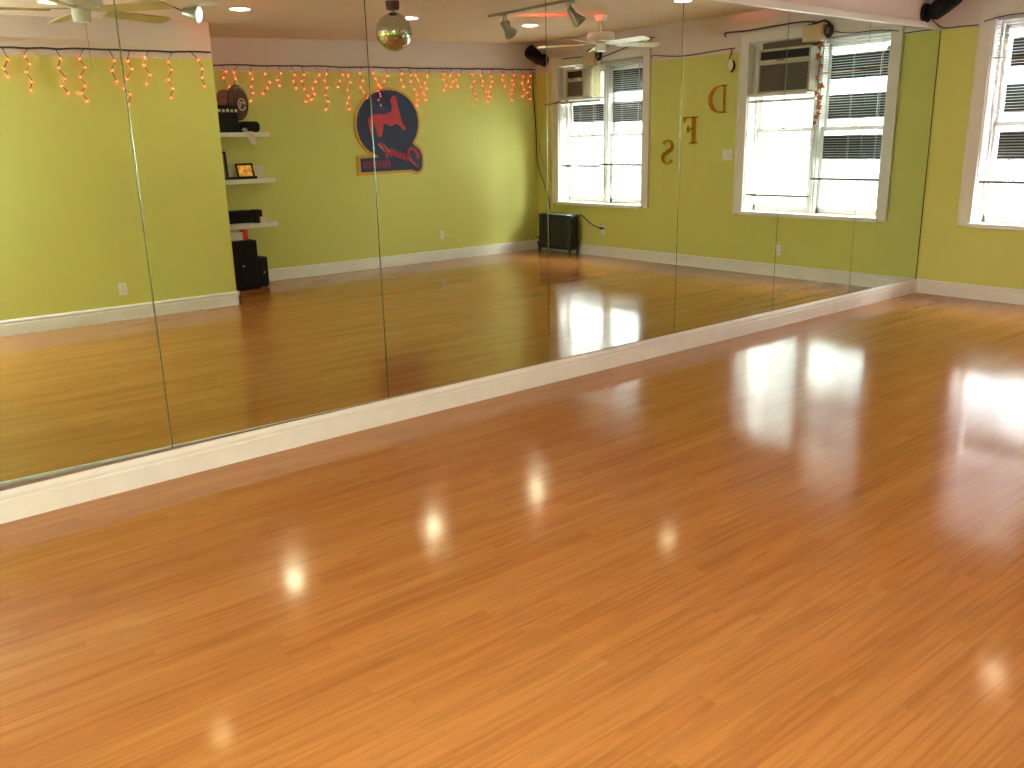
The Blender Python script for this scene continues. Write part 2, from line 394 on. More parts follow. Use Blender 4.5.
struct(MB().box(XL, -.013, -.001, .0085, 0, .139).build('foot_gap_strip', mat('brown_gap_shade', (.30, .17, .13), .7, noise=(8, .15))))  # strip added behind the baseboard gap, its brown standing for the weak light there

# ------------------------------------------------------------------ windows
def window(n, y0, y1, mull):
    w = sroot('window_%d' % n, (0, (y0+y1)/2, WZ0))
    X0, X1 = .0, .30
    b = MB()  # casing boards on the wall
    cw = .115
    b.box(-.026, .004, y0-cw, y0+.004, WZ0-.01, WZ1+.10, .004); b.box(-.026, .004, y1-.004, y1+cw, WZ0-.01, WZ1+.10, .004)
    b.box(-.026, .004, y0, y1, WZ1-.004, WZ1+.10, .004)
    b.box(-.034, .0, y0-cw-.008, y1+cw+.008, WZ1+.095, WZ1+.115, .004)
    for a, c in ((y0-cw-.004, y0-cw+.012), (y1+cw-.012, y1+cw+.004)): b.box(-.034, 0, a, c, WZ0-.01, WZ1+.10, .004)
    b.build('casing', m_casing, w)
    b = MB()  # jamb lining
    b.box(0, .34, y0-.002, y0+.012, WZ0, WZ1); b.box(0, .34, y1-.012, y1+.002, WZ0, WZ1); b.box(0, .34, y0, y1, WZ1-.012, WZ1+.002)
    for yy, sg in ((y0+.012, 1), (y1-.012, -1)):      # sash stops
        b.box(.135, .155, yy, yy+sg*.022, WZ0, WZ1-.012, .003); b.box(.195, .203, yy, yy+sg*.015, WZ0, WZ1-.012)
    b.build('jamb', m_casing, w)
    MB().box(-.045, .34, y0-.02, y1+.02, WZ0-.022, WZ0+.02, .005).build('window_sill', m_trim, w)
    b = MB(); b.box(.11, .30, mull-.045, mull+.045, WZ0+.02, WZ1-.012, .005); b.box(.095, .115, mull-.02, mull+.02, WZ0+.02, WZ1-.012, .004)
    b.build('mullion', m_casing, w)
    MB().box(.14, .30, y0+.012, y1-.012, WZ1-.075, WZ1-.012, .004).build('head_rail', m_casing, w)
    out = []
    for (a, c) in ((y0+.014, mull-.045), (mull+.045, y1-.014)):
        for lo, hi, xx in ((WZ0+.02, 1.645, .158), (1.60, WZ1-.075, .205)):
            st = .042; s = MB()
            s.box(xx, xx+.036, a, a+st, lo, hi, .004); s.box(xx, xx+.036, c-st, c, lo, hi, .004)
            s.box(xx, xx+.036, a, c, lo, lo+(.065 if lo < 1 else .042), .004); s.box(xx, xx+.036, a, c, hi-.042, hi, .004)
            so = s.build('sash', m_casing, w)
            MB().box(xx+.016, xx+.020, a+st-.005, c-st+.005, lo+.03, hi-.03).build('pane', m_glass, so)
            if lo < 1:
                MB().box(xx-.012, xx+.004, (a+c)/2-.03, (a+c)/2+.03, hi-.008, hi+.012, .003).build('sash_lock', m_rod, so)
    return w
window(1, WIN[0][0], WIN[0][1], -1.325)
window(2, WIN[1][0], WIN[1][1], -4.50)

# black panels stuck inside the panes
def panel(y0, y1, z0, z1, x, label):
    b = MB(); b.box(x, x+.006, y0, y1, z0, z1, .001)
    tag(b.build('blackout_panel', m_film), label, 'panel', 'black panels fixed in the window panes')
WN, WF = 'window nearest the mirror corner', 'far corner window'
panel(-1.235, -.575, 2.125, 2.375, .198, 'top black panel in the '+WN)
panel(-1.235, -.565, 1.72, 1.972, .198, 'middle black panel in the '+WN+', above the sash rail')
panel(-1.240, -.575, 1.30, 1.555, .150, 'lowest black panel in the '+WN+', below the sash rail')
panel(-4.455, -3.775, 2.17, 2.45, .198, 'upper black panel in the bare half of the '+WF)
panel(-4.450, -3.775, 1.785, 2.045, .198, 'lower black panel in the bare half of the '+WF)
panel(-5.235, -4.61, 1.80, 2.04, .198, 'black panel under the air conditioner in the '+WF)

# venetian blinds
def blind(y0, y1, z0, z1, label, xx=.05, pitch=.026):
    r = root('venetian_blind', (xx, (y0+y1)/2, z0), label, 'blind', 'white venetian blinds in the windows')
    MB().box(xx-.018, xx+.018, y0, y1, z1-.03, z1, .003).build('head_rail', m_slat, r)
    MB().box(xx-.016, xx+.016, y0, y1, z0-.012, z0+.012, .004).build('bottom_rail', m_rail, r)
    b = MB(); z = z0+.03
    while z < z1-.04:
        zz = z+random.uniform(-.001, .001); pr = []
        for u in (-1, -.4, .4, 1): pr.append((xx+u*.0125, y0+.004, zz+.0022*(1-u*u)-u*.001))
        top = pr + [(p[0], p[1], p[2]-.0007) for p in pr[::-1]]
        b.prism(top, (0, y1-y0-.008, 0)); z += pitch
    b.build('slats', m_slat, r)
    b = MB(); w = y1-y0
    for f in (.12, .5, .88): b.cyl((xx-.013, y0+w*f, z0), (xx-.013, y0+w*f, z1-.02), .0012, seg=5); b.cyl((xx+.013, y0+w*f, z0), (xx+.013, y0+w*f, z1-.02), .0012, seg=5)
    b.build('ladder_cord', m_slat, r)
    MB().cyl((xx-.028, y1-.09, z1-.05), (xx-.03, y1-.10, max(z1-.85, z0+.1)), .004, seg=8).build('tilt_wand', m_slat, r)
blind(-1.300, -.486, 1.10, 2.55, 'raised white blind beside the mirror corner, in front of three black panels')
blind(-2.130, -1.306, .905, 1.955, 'white blind hanging under the large air conditioner', pitch=.03)
blind(-4.552, -3.735, 1.235, 2.55, 'white blind over the bare half of the far corner window')
blind(-5.305, -4.558, 1.215, 2.09, 'white blind under the small air conditioner, beside the room corner', pitch=.03)

# air conditioners --------------------------------------------------------------
def aircon(y0, y1, z0, z1, label, slots, support, darktop):
    xf = -.10; r = root('air_conditioner', (.1, (y0+y1)/2, z0), label, 'air conditioner')
    MB().box(xf+.03, .55, y0+.01, y1-.01, z0+.008, z1-.008, .006).build('casing', m_beige, r)
    f = .022; b = MB()
    b.box(xf, xf+.035, y0, y0+f, z0, z1, .005); b.box(xf, xf+.035, y1-f, y1, z0, z1, .005)
    b.box(xf, xf+.035, y0, y1, z0, z0+.02, .005); b.box(xf, xf+.035, y0, y1, z1-.028, z1, .005)
    zm = z1-.028-darktop
    b.box(xf-.002, xf+.035, y0, y1, zm-.05, zm, .005)
    b.build('front_frame', m_beige, r)
    g = MB(); g.box(xf+.02, xf+.033, y0+f-.004, y1-f+.004, z0+.018, zm-.045)
    n = 22
    for k in range(n):
        zz = z0+.03+(zm-.055-z0-.03)*k/(n-1); g.box(xf+.006, xf+.026, y0+f-.003, y1-f+.003, zz-.0025, zz+.0025)
    g.build('intake_grille', m_acgr, r)
    v = MB(); v.box(xf+.012, xf+.032, y0+f-.004, y1-f+.004, zm-.004, z1-.024)
    for k in range(3):
        yy = y0+f+(y1-y0-2*f)*(k+.5)/7; v.box(xf+.008, xf+.022, yy-.002, yy+.002, zm, z1-.028)
    v.build('air_outlet', m_film, r)
    MB().box(xf-.005, xf+.006, (y0+y1)/2-.09, (y0+y1)/2+.01, zm-.016, zm-.006, .002).build('control_strip', m_black, r)
    if slots: 
        k = MB(); k.cyl((xf-.014, y1-.07, zm-.025), (xf+.01, y1-.07, zm-.025), .016, seg=14); k.build('control_knob', m_white, r)
    (a, c) = support
    MB().box(-.085, .30, a, c, z0-.028, z0-.002, .004).build('support_board', m_casing, r)
    return r
r = aircon(-1.95, -1.305, 2.015, 2.475, 'large beige window air conditioner in the window nearest the mirror corner', False, (-2.125, -1.335), .085)
# side filler panels
b = MB()
for k in range(6): b.box(.075+.004*(k % 2), .085+.004*(k % 2), -2.128+k*.028, -2.100+k*.028, 1.985, 2.54)
b.build('filler_panel', m_casing, r)
MB().box(.06, .075, -1.304, -1.28, 2.015, 2.54, .002).build('side_bracket', m_metal, r)
MB().box(-.02, .10, -1.96, -1.31, 2.478, 2.545, .003).build('top_filler', m_acgr, r)
r = aircon(-5.06, -4.72, 2.125, 2.49, 'small beige air conditioner in the far corner window with pleated side panel', True, (-5.30, -4.56), .085)
b = MB()
for k in range(8):
    y = -4.718+k*.020; b.prism([(.07+.014*(k % 2), y, 2.13), (.07+.014*((k+1) % 2), y+.020, 2.13), (.073+.014*((k+1) % 2), y+.020, 2.13), (.073+.014*(k % 2), y, 2.13)], (0, 0, .38))
b.build('pleated_panel', m_pleat, r)
MB().box(.06, .075, -5.30, -5.06, 2.13, 2.54, .002).build('filler_panel', m_casing, r)

# boxes at the head of each window
def jbox(y0, y1, z0, z1, label):
    r = root('junction_box', (-.06, (y0+y1)/2, z0), label, 'box', 'beige boxes over the window mullions')
    MB().box(-.115, -.034, y0, y1, z0, z1, .006).build('housing', m_boxp, r)
    b = MB(); c = (y1+.045)
    for k in range(4):
        rr = .05-.006*k; pts = [(-.06-.01*k, c+rr*math.cos(a), z1-.07+rr*1.3*math.sin(a)) for a in [2*PI*j/18 for j in range(19)]]; b.tube(pts, .006)
    b.tube([(-.05, c, z1), (-.055, c-.06, z1+.035), (-.05, c-.16, z1+.02), (-.04, c-.28, z1+.0)], .012)
    b.build('cable_coil', m_cord, r)
jbox(-1.41, -1.18, 2.50, 2.665, 'beige box with coiled black cable above the near window mullion')
jbox(-4.72, -4.51, 2.515, 2.70, 'beige box with coiled cable above the far corner window mullion')

# autumn leaf garland on the near window mullion
r = root('leaf_garland', (-.02, -1.225, 1.9), 'orange autumn leaf garland hanging down the near window mullion', 'garland')
MB().tube([(-.04, -1.225+.02*math.sin(z*11), z) for z in [2.5-.05*k for k in range(19)]], .003).build('stem', m_cordl, r)
lf = []
for k in range(16):
    z = 2.46-k*.052+random.uniform(-.01, .01); y = -1.225+random.uniform(-.035, .035)
    if k < 8 and k % 2: continue
    b = MB(); s = random.uniform(.030, .05); pts = []
    a0 = random.uniform(0, 6.28)
    for j in range(15):
        a = a0+2*PI*j/15; rr = s*(1 if j % 3 == 0 else (.55 if j % 3 == 1 else .62)); pts.append((-.05+.012*math.cos(a*2), y+rr*math.cos(a), z+rr*math.sin(a)))
    b.prism(pts, (-.003, 0, 0)); b.build('leaf', m_leaf, r)
# small green suction charm on the near window
gc = M(889, 48, 0, .10)
tag(MB().sph(gc, .022, 14, .5, 1, 1).build('glass_charm', mat('green_glass', (.35, .75, .5), .15)), 'small pale green round charm at the near window edge', 'charm')

# ------------------------------------------------------------------ wall letters (window wall, seen reversed in the mirror)
OUT = (-.022, 0, 0)
# frame: u runs to the viewer's right when facing the window wall (towards -y)
def letter(ch, y_left, y_right, z0, z1, label):
    w = abs(y_right-y_left); h = z1-z0; org = (-.004, y_left, z0); ux, uz = (0, -w, 0), (0, 0, h); b = MB()
    def rb(p, wd):
        P = [(q[0]*w, q[1]*h) for q in p]
        b.ribbon(P, wd, (0, -1, 0), (0, 0, 1), org, OUT)
    if ch == 'D':
        rb([(.14, 0), (.14, 1)], [.022, .022]); 
        pts = [(.14, .985)]+[(.38+.56*math.cos(a), .5+.485*math.sin(a)) for a in [PI/2-PI*j/16 for j in range(17)]]+[(.14, .015)]
        ws = [.014]+[.016+.030*max(0, math.cos(PI/2-PI*j/16))**1.2 for j in range(17)]+[.014]; rb(pts, ws)
        rb([(0, 1), (.3, 1)], [.014, .014]); rb([(0, 0), (.3, 0)], [.014, .014])
    if ch == 'F':
        rb([(.35, 0), (.35, 1)], [.050, .050]); rb([(.12, 1), (1, 1)], [.018, .018]); rb([(.94, 1), (.99, .80)], [.040, .012])
        rb([(.12, 0), (.60, 0)], [.018, .018]); rb([(.35, .56), (.66, .56)], [.018, .018]); rb([(.72, .68), (.72, .42)], [.012, .040])
        rb([(.66, .56), (.74, .56)], [.03, .03])
    if ch == 'S':
        pts = []; 
        for j in range(13): a = math.radians(20+j*(225-20)/12); pts.append((.5+.42*math.cos(a), .75+.235*math.sin(a)))
        pts += [(.36, .56), (.5, .5), (.66, .43)]
        for j in range(13): a = math.radians(45-j*(225-20)/12); pts.append((.5+.42*math.cos(a), .25+.235*math.sin(a)))
        n = len(pts); ws = [.016+.034*math.sin(PI*i/(n-1))**3 for i in range(n)]; ws[0] = ws[1] = .034; ws[-1] = ws[-2] = .034
        rb(pts, ws)
    tag(b.build('wall_letter', m_gold), label, 'letter', 'gold letters D F S between the windows')
letter('D', -2.42, -2.675, 1.84, 2.14, 'gold capital letter D, highest of the three on the window wall')
letter('F', -2.81, -3.045, 1.50, 1.80, 'gold capital letter F, middle of the three on the window wall')
letter('S', -3.205, -3.385, 1.25, 1.54, 'gold capital letter S, lowest of the three on the window wall')
# hanging ornament
r = root('hanging_ornament', (-.02, -2.37, 2.27), 'white and black ornament hung by a red ribbon beside the near window', 'ornament')
b = MB(); b.ribbon([(0, 0), (.03, .05), (.035, .11)], [.012, .02, .014], (0, 1, 0), (0, 0, 1), (-.02, -2.41, 2.42), (-.004, 0, 0)); b.build('ribbon', m_red, r)
b = MB(); b.sph((-.02, -2.385, 2.36), .045, 14, .35, .8, 1.25); b.build('bag', m_white, r, smooth=True)
b = MB(); pts = [(.0+.055*math.cos(a), .07*math.sin(a)) for a in [math.radians(60-j*15) for j in range(11)]]; b.ribbon(pts, [.008+.018*math.sin(PI*i/10) for i in range(11)], (0, 1, 0), (0, 0, 1), (-.03, -2.375, 2.345), (-.01, 0, 0)); b.build('crescent', m_black, r)

# switch and outlets ----------------------------------------------------------------
def plate(name, c, n, w, h, label, cat, kind, grp=None):
    """c centre on wall, n outward normal, w width, h height"""
    c = Vector(c); n = Vector(n); t = Vector((abs(n.y), abs(n.x), 0)); r = root(name, c-Vector((0, 0, h/2)), label, cat, grp)
    def bx(dt, dz, ww, hh, o0, o1, nm, m, par):
        p = c+t*(dt-ww/2)+Vector((0, 0, dz-hh/2))+n*o0; q = c+t*(dt+ww/2)+Vector((0, 0, dz+hh/2))+n*o1
        return MB().box(min(p.x, q.x), max(p.x, q.x), min(p.y, q.y), max(p.y, q.y), p.z, q.z, .0012).build(nm, m, par)
    bx(0, 0, w, h, 0, .006, 'cover_plate', m_white, r)
    if kind == 'switch':
        for s in (-1, 1): bx(s*w*.25, 0, .012, .028, .005, .016, 'toggle', m_white, r)
    else:
        for s in (-1, 1):
            o = bx(0, s*h*.2, w*.55, h*.25, .005, .009, 'socket', m_white, r)
            for q in (-1, 1): bx(q*.008, s*h*.2, .003, .012, .008, .0097, 'slot', m_black, o)
plate('light_switch', (0, -2.39, 1.36), (-1, 0, 0), .14, .12, 'white double light switch plate left of the near window', 'switch', 'switch')
plate('electrical_outlet', M(442, 235, 1, DW), (0, 1, 0), .072, .115, 'white outlet on the back wall below the emblem, to its right', 'outlet', 'outlet', 'wall outlets')
plate('electrical_outlet', M(123, 289, 1, DB), (0, 1, 0), .072, .115, 'white outlet low on the forward wall at left', 'outlet', 'outlet', 'wall outlets')
plate('electrical_outlet', (0, -4.43, .36), (-1, 0, 0), .072, .115, 'white outlet beside the radiator with a plug in it', 'outlet', 'outlet', 'wall outlets')
plate('electrical_outlet', (0, -1.63, .30), (-1, 0, 0), .072, .115, 'white outlet below the window nearest the mirror', 'outlet', 'outlet', 'wall outlets')

# radiator ------------------------------------------------------------------------
ry0, ry1 = -5.49, -4.82
r = root('radiator', (-.17, (ry0+ry1)/2, 0), 'black cast iron column radiator under the far corner window', 'radiator')
n = 15
for k in range(n):
    y = ry0+(ry1-ry0)*(k+.5)/n; b = MB()
    for xx in (-.24, -.17, -.10):
        b.cyl((xx, y, .09), (xx, y, .53), .020, seg=10)
    b.box(-.262, -.078, y-.021, y+.021, .07, .125, .014); b.box(-.262, -.078, y-.021, y+.021, .50, .56, .016)
    if k in (0, n-1):
        for xx in (-.245, -.095): b.cyl((xx, y, 0), (xx, y, .09), .014, .02, seg=10)
    b.build('column', m_rad, r, smooth=True)
for zz in (.095, .53): MB().cyl((-.17, ry0, zz), (-.17, ry1, zz), .018, seg=10).build('connecting_pipe', m_rad, r)
v = MB(); v.cyl((-.17, ry0-.005, .11), (-.17, ry0-.10, .11), .016, seg=12); v.cyl((-.17, ry0-.085, 0), (-.17, ry0-.085, .14), .018, seg=12); v.sph((-.17, ry0-.085, .12), .032); vv = v.build('inlet_valve', m_rad, r, smooth=True)
h_ = MB(); h_.cyl((-.17, ry0-.085, .14), (-.17, ry0-.085, .20), .008, seg=8); h_.cyl((-.17, ry0-.085, .195), (-.17, ry0-.085, .21), .045, seg=18); h_.build('valve_wheel', m_cord, vv)

# cords -----------------------------------------------------------------------------
def cord(pts, rad, label, m=None, name='power_cord', cat='cord'):
    P = [Vector(p) for p in pts]; out = []
    for i in range(len(P)-1):   # Catmull-Rom
        p0, p1, p2, p3 = P[max(i-1, 0)], P[i], P[i+1], P[min(i+2, len(P)-1)]
        for k in range(5):
            t = k/5; out.append(.5*((2*p1)+(-p0+p2)*t+(2*p0-5*p1+4*p2-p3)*t*t+(-p0+3*p1-3*p2+p3)*t**3))
    out.append(P[-1])
    return tag(MB().tube(out, rad).build(name, m or m_cord), label, cat)
cord([M(580, 214, 0, -.02), M(584, 217, 0, -.01), M(590, 223, 0, -.008), M(596, 226.5, 0, -.008), (-.012, -4.44, .385)], .006, 'brown cord running from the radiator to the outlet')
tag(MB().box(-.035, -.008, -4.47, -4.40, .372, .398, .005).build('plug', m_black), 'black plug in the outlet beside the radiator', 'plug')
cord([M(533, 72, 1, DW-.02), M(533.5, 95, 1, DW-.02), M(536, 130, 1, DW-.02), (-.02, -5.76, 1.25), (-.015, -5.62, .95), (-.012, -5.55, .8), (-.012, -5.50, .6)], .007, 'dark cord hanging down the back corner behind the radiator')
cord([(-.012, -5.72, 1.5), (-.012, -5.70, 1.35), (-.015, -5.46, 1.0), (-.02, -5.42, .75), (-.015, -5.39, .62)], .004, 'thin cord looping down beside the far window casing')
cord([M(650, 39, 0, -.03), M(650.5, 55, 0, -.02), M(656, 55.5, 0, -.012), M(683, 56, 0, -.012), M(715, 51, 0, -.012), M(735, 48, 0, -.012)], .006, 'thin wire strung along the top of the green paint between the windows')
cord([M(726, 37, 0, -.02), M(726, 33, 0, -.03), M(745, 31, 0, -.03), M(775, 26, 0, -.04), M(800, 22, 0, -.05), M(815, 22, 0, -.05)], .008, 'black cable running above the near window to the beige box')
cord([M(834, 31, 0, -.05), M(850, 33, 0, -.04), M(880, 30, 0, -.04), M(899, 31, 0, -.03)], .005, 'black cable sagging across the near window head')
cord([M(562, 59, 0, -.04), M(580, 57, 0, -.05), M(598, 55, 0, -.05)], .007, 'cable over the small air conditioner')
cord([M(603, 57, 0, -.05), M(620, 50, 0, -.04), M(645, 40, 0, -.04), M(655, 37, 0, -.02)], .006, 'cable running over the far window to the wall hook')
cord([RP(931, 12, 1, -.015), RP(932, 19, 1, -.010), RP(938, 25, 1, -.03), RP(945, 28, 0, -.022), RP(960, 26.5, 0, -.012), RP(979, 25, 0, -.012)], .007, 'thin wire from the corner speaker along the white band', m_cordl)
cord([M(545, 105, 0, -.02), M(556, 103, 0, -.03), M(562, 100, 0, -.05), M(568, 101, 0, -.06)], .010, 'pale cord from the room corner to the small air conditioner', m_cordl)
# brass curtain rods
def rod(y0, y1, z, label):
    r = root('curtain_rod', (-.07, (y0+y1)/2, z), label, 'curtain rod', 'brass curtain rods over the windows')
    MB().cyl((-.07, y0, z), (-.07, y1, z+.01), .007, seg=10).build('rod', m_rod, r)
    for y in (y0+.05, y1-.05): MB().box(-.075, 0, y-.008, y+.008, z-.03, z+.008, .002).build('bracket', m_rod, r)
rod(-4.40, -3.56, 2.76, 'thin brass curtain rod above the far corner window')
cord([(.02, -1.29, 2.185), (.015, -.9, 2.187), (.02, -.49, 2.20)], .005, 'thin brass tension wire across the top black panel', m_rod, 'tension_wire', 'wire')
cord([(.03, -1.26, 1.66), (.02, -1.285, 1.45), (.03, -1.30, 1.3), (.03, -1.27, 1.12)], .003, 'thin cord looping beside the near window mullion')

# ------------------------------------------------------------------ wall speakers in both window-side corners
def wspeaker(base, nrm, aim, label, s=1.0):
    r = root('wall_speaker', base, label, 'speaker', 'small black speakers high in the corners')
    base = Vector(base); nrm = Vector(nrm); aim = Vector(aim).normalized()
    MB().cyl(base, base+nrm*.03, .075*s, .07*s, 24).build('mounting_disc', m_black, r, smooth=True)
    e = base+nrm*.09
    b = MB(); b.cyl(base+nrm*.02, e, .02, .02, 10); b.sph(e, .034); b.build('ball_joint', m_black, r, smooth=True)
    q = aim.to_track_quat('Z', 'Y').to_matrix().to_4x4(); mt = Matrix.Translation(e+aim*.02*s) @ q
    b = MB(); b.lathe([(.045*s, -.05*s), (.062*s, -.035*s), (.075*s, .05*s), (.082*s, .16*s), (.080*s, .185*s), (.074*s, .195*s)], seg=28, mtx=mt); body = b.build('body', m_black, r, smooth=True)
    b = MB(); b.lathe([(.072*s, .19*s), (.05*s, .206*s), (.02*s, .212*s)], seg=28, mtx=mt); b.build('grille', m_grille, body, smooth=True)
wspeaker((-.335, 0.006, 2.61), (0, -1, 0), (.50, -.34, .50), 'black speaker on the white wall above the mirrors, near the window corner', 1.15)
wspeaker((-.002, -5.60, 2.66), (-1, 0, 0), (-.80, .10, .40), 'black speaker high in the far back corner, above the light string', 1.15)

# ------------------------------------------------------------------ emblem on the back wall
EY = -DW
def E_(pts, y): 
    out = []
    for p in pts:
        q = M(p[0], p[1], 1, DW); out.append((q.x, y, q.z))
    return out
r = root('wall_emblem', (M(386, 175, 1, DW).x, EY, 1.2), 'navy round emblem with red leaping animal and gold border on the back wall', 'emblem')
circ_c = (386.3, 123.5)
def circ(rx, ry, a0, a1, n): return [(circ_c[0]+rx*math.cos(math.radians(a0+(a1-a0)*i/n)), circ_c[1]+ry*math.sin(math.radians(a0+(a1-a0)*i/n))) for i in range(n+1)]
# outer outline, clockwise on the picture from the lower left
outer = [(357.5, 176), (356.3, 155.5), (367.5, 154.5)] + circ(32.7, 36.0, 118, 392, 44) + [(416.5, 144.5), (420.5, 148), (422.5, 153), (423.3, 160), (423, 168), (420.5, 173), (416.5, 174.5), (412, 172.5), (409.5, 172)]
field = [(360.5, 172.5), (359.3, 158.5), (378, 157.2), (374.5, 154.5)] + circ(30.6, 33.6, 113, 395, 44) + [(413.5, 145.6), (418, 149), (420.6, 154), (421.4, 160), (421, 167), (419, 170.6), (416, 171.8), (412.5, 170), (410, 169.6)]
MB().prism(E_(outer, EY), (0, .022, 0)).build('gold_border', m_goldp, r)
MB().prism(E_(field, EY+.018), (0, .010, 0)).build('navy_field', m_navy, r)
stag = [(390.2, 98), (391.8, 95.8), (394, 96.2), (395.4, 100), (396.2, 107), (398.2, 112), (399.4, 118), (401.2, 123.5), (404.8, 128.6), (402.2, 130), (398.6, 126.5), (396, 123.6), (393, 124.3), (390.5, 126.2), (387.4, 125.4), (384.5, 123.4), (382, 124.2), (381.5, 130), (380.6, 136.4), (377.5, 137), (375.6, 132.5), (374.4, 127.6), (373.2, 124), (371.9, 121.6), (371, 127), (371.8, 133), (372.6, 139), (370.6, 136), (368.2, 130), (366.6, 122), (367, 118.2), (370.5, 116.6), (374, 114.4), (378.5, 114.2), (382.5, 115.3), (386.5, 113.5), (390, 111.8), (391, 106), (389.2, 101)]
MB().prism(E_(stag, EY+.027), (0, .006, 0)).build('leaping_animal', m_red, r)
def estroke(pts, w, m, nm, y=EY+.027, d=.005, par=None):
    P = [M(p[0], p[1], 1, DW) for p in pts]; b = MB()
    n = len(P); ws = w if isinstance(w, list) else [w]*n
    b.ribbon([(p.x, p.z) for p in P], ws, (1, 0, 0), (0, 0, 1), (0, y, 0), (0, d, 0)); return b
def merged(strokes, w, m, nm, y=EY+.027):
    b = MB()
    for pts in strokes:
        P = [M(p[0], p[1], 1, DW) for p in pts]; ws = [w]*len(P)
        b.ribbon([(p.x, p.z) for p in P], ws, (1, 0, 0), (0, 0, 1), (0, y, 0), (0, .005, 0))
    return b.build(nm, m, r)
big = [(416.5, 166), (413, 163.5), (409, 159.5), (407, 154.5), (407.5, 150), (410.5, 148.2), (414, 149.8), (416.8, 154), (417, 158.5)]
merged([big], .042, m_darkred, 'script_initial')
merged([[(406, 161), (404, 156), (402, 153.5)], [(403, 160), (401, 155), (399, 152.5)], [(400, 158.5), (398, 154), (396, 151.5)], [(397, 157.5), (395, 152.5), (392.5, 150)], [(394, 156.5), (392.5, 152), (390, 148.5)],
        [(391, 156.5), (387, 151), (383, 146), (380, 143)], [(388, 155.5), (384, 151.5), (380, 147), (377.5, 143.5)], [(386, 158), (384.5, 155), (387, 154)], [(407, 158), (400, 155.5), (393, 153), (386, 149.5)]], .026, m_darkred, 'script_lettering')
for st in ([(381.5, 150), (379, 146.5), (377.2, 144.2)], [(388, 151.5), (386.2, 149), (385, 147)], [(413, 164), (409.5, 160.5), (407.8, 157)]): merged([st], .008, m_palered, 'script_highlight', EY+.032)
blk = [[(388.5, 160), (388.8, 167.5)], [(388.5, 160.2), (385, 160.6), (385, 163.6), (388.6, 164)], [(386.3, 164), (384.6, 167.6)],
       [(382.6, 160.6), (382.9, 167.8)], [(380.6, 161), (379.2, 167.6), (377.4, 161.2)], [(375.4, 161.4), (375.7, 168)], [(373.4, 161.6), (373.8, 168)], [(373.4, 161.8), (370.3, 167.8), (370.3, 161.8)],
       [(368.2, 162.4), (365.6, 162.4), (365.2, 165), (365.8, 167.8), (368.4, 167.8), (368.6, 165), (368.2, 162.4)], [(363, 162), (363.4, 168.4)]]
merged(blk, .016, m_darkred, 'block_lettering')

# ------------------------------------------------------------------ icicle light strings
bulb_me = None
def light_string(x0, x1, yw, label, sp, anchors_z, nrm=1):
    global bulb_me
    r = root('icicle_light_string', ((x0+x1)/2, yw, anchors_z((x0+x1)/2)), label, 'string lights', 'red icicle light strings along the top of the walls')
    y = yw+.018
    pts = []; x = x0
    while x < x1: pts.append((x, y+random.uniform(-.003, .003), anchors_z(x)+random.uniform(-.006, .006))); x += .12
    pts.append((x1, y, anchors_z(x1)))
    MB().tube(pts, .0085).build('cable', m_cord, r)
    x = x0+sp*.4; k = 0; nb = 0
    lens = [5, 3, 6, 4, 3, 5, 6, 4, 5, 3]
    while x < x1-.02:
        n = lens[(k*7+int(abs(x0)*3)) % 10]; z = anchors_z(x)-.005; xx = x; P = [(x, y, z)]; bl = []
        sg = random.choice((-1, 1))
        for j in range(n):
            z -= random.uniform(.058, .092); xx += sg*random.uniform(.025, .062); sg = -sg if random.random() < .75 else sg
            P.append((xx, y+random.uniform(-.004, .006), z)); bl.append((xx+sg*.006, y+.004, z-.004))
        s = MB().tube(P, .0042, 5).build('strand', m_cord, r)
        for c in bl:
            if nb >= 98: break
            if bulb_me is None:
                o = MB(); o.sph((0, 0, 0), .0082, 10, 1, 1, 1.25); o.build('bulb', m_bulb, None, smooth=True, loc=(0, 0, 0)); o = bpy.data.objects['bulb']; bulb_me = o.data; bpy.data.objects.remove(o)
            o = bpy.data.objects.new('bulb', bulb_me); COL.objects.link(o); o.parent = s; o.location = Vector(c)-Vector(parent_world(s)); nb += 1
        x += sp*random.uniform(.8, 1.2); k += 1
zs = lambda x: 2.545+.0205*x
light_string(-5.20, -2.93, -DW, 'red icicle lights on the back wall, from the shelves to the emblem', .165, zs)
light_string(-2.93, -.04, -DW, 'red icicle lights on the back wall, from the emblem to the far corner', .175, zs)
light_string(-7.95, XB-.02, -DB, 'red icicle lights on the forward wall section at left', .19, lambda x: 2.552+.0205*x)

# ------------------------------------------------------------------ shelves and what they hold
def shelf(x0, x1, z, label, d=.25, curve=0):
    y0 = -DW; b = MB(); pts = []
    top = []
    n = 12
    pl = [(x0, y0), (x1-.03, y0)] + [(x1-.03+.03*math.sin(a), y0+d-.03+.03*math.cos(a)) for a in [PI/2*j/6 for j in range(6, -1, -1)]][::1] + [(x0, y0+d)]
    pl = [(x0, y0), (x1, y0), (x1, y0+d-.04), (x1-.012, y0+d-.012), (x1-.04, y0+d), (x0, y0+d)]
    b.prism([(p[0], p[1], z-.048) for p in pl], (0, 0, .048))
    return tag(b.build('wall_shelf', m_casing), label, 'shelf', 'white floating shelves in the alcove')
SX0 = XB+.02
shelf(SX0, -4.245, 1.725, 'top white shelf in the alcove, holding black binders')
shelf(SX0, -4.225, 1.215, 'middle white shelf in the alcove, holding framed pictures')
shelf(SX0, -4.24, .715, 'lowest white shelf in the alcove, holding black equipment')
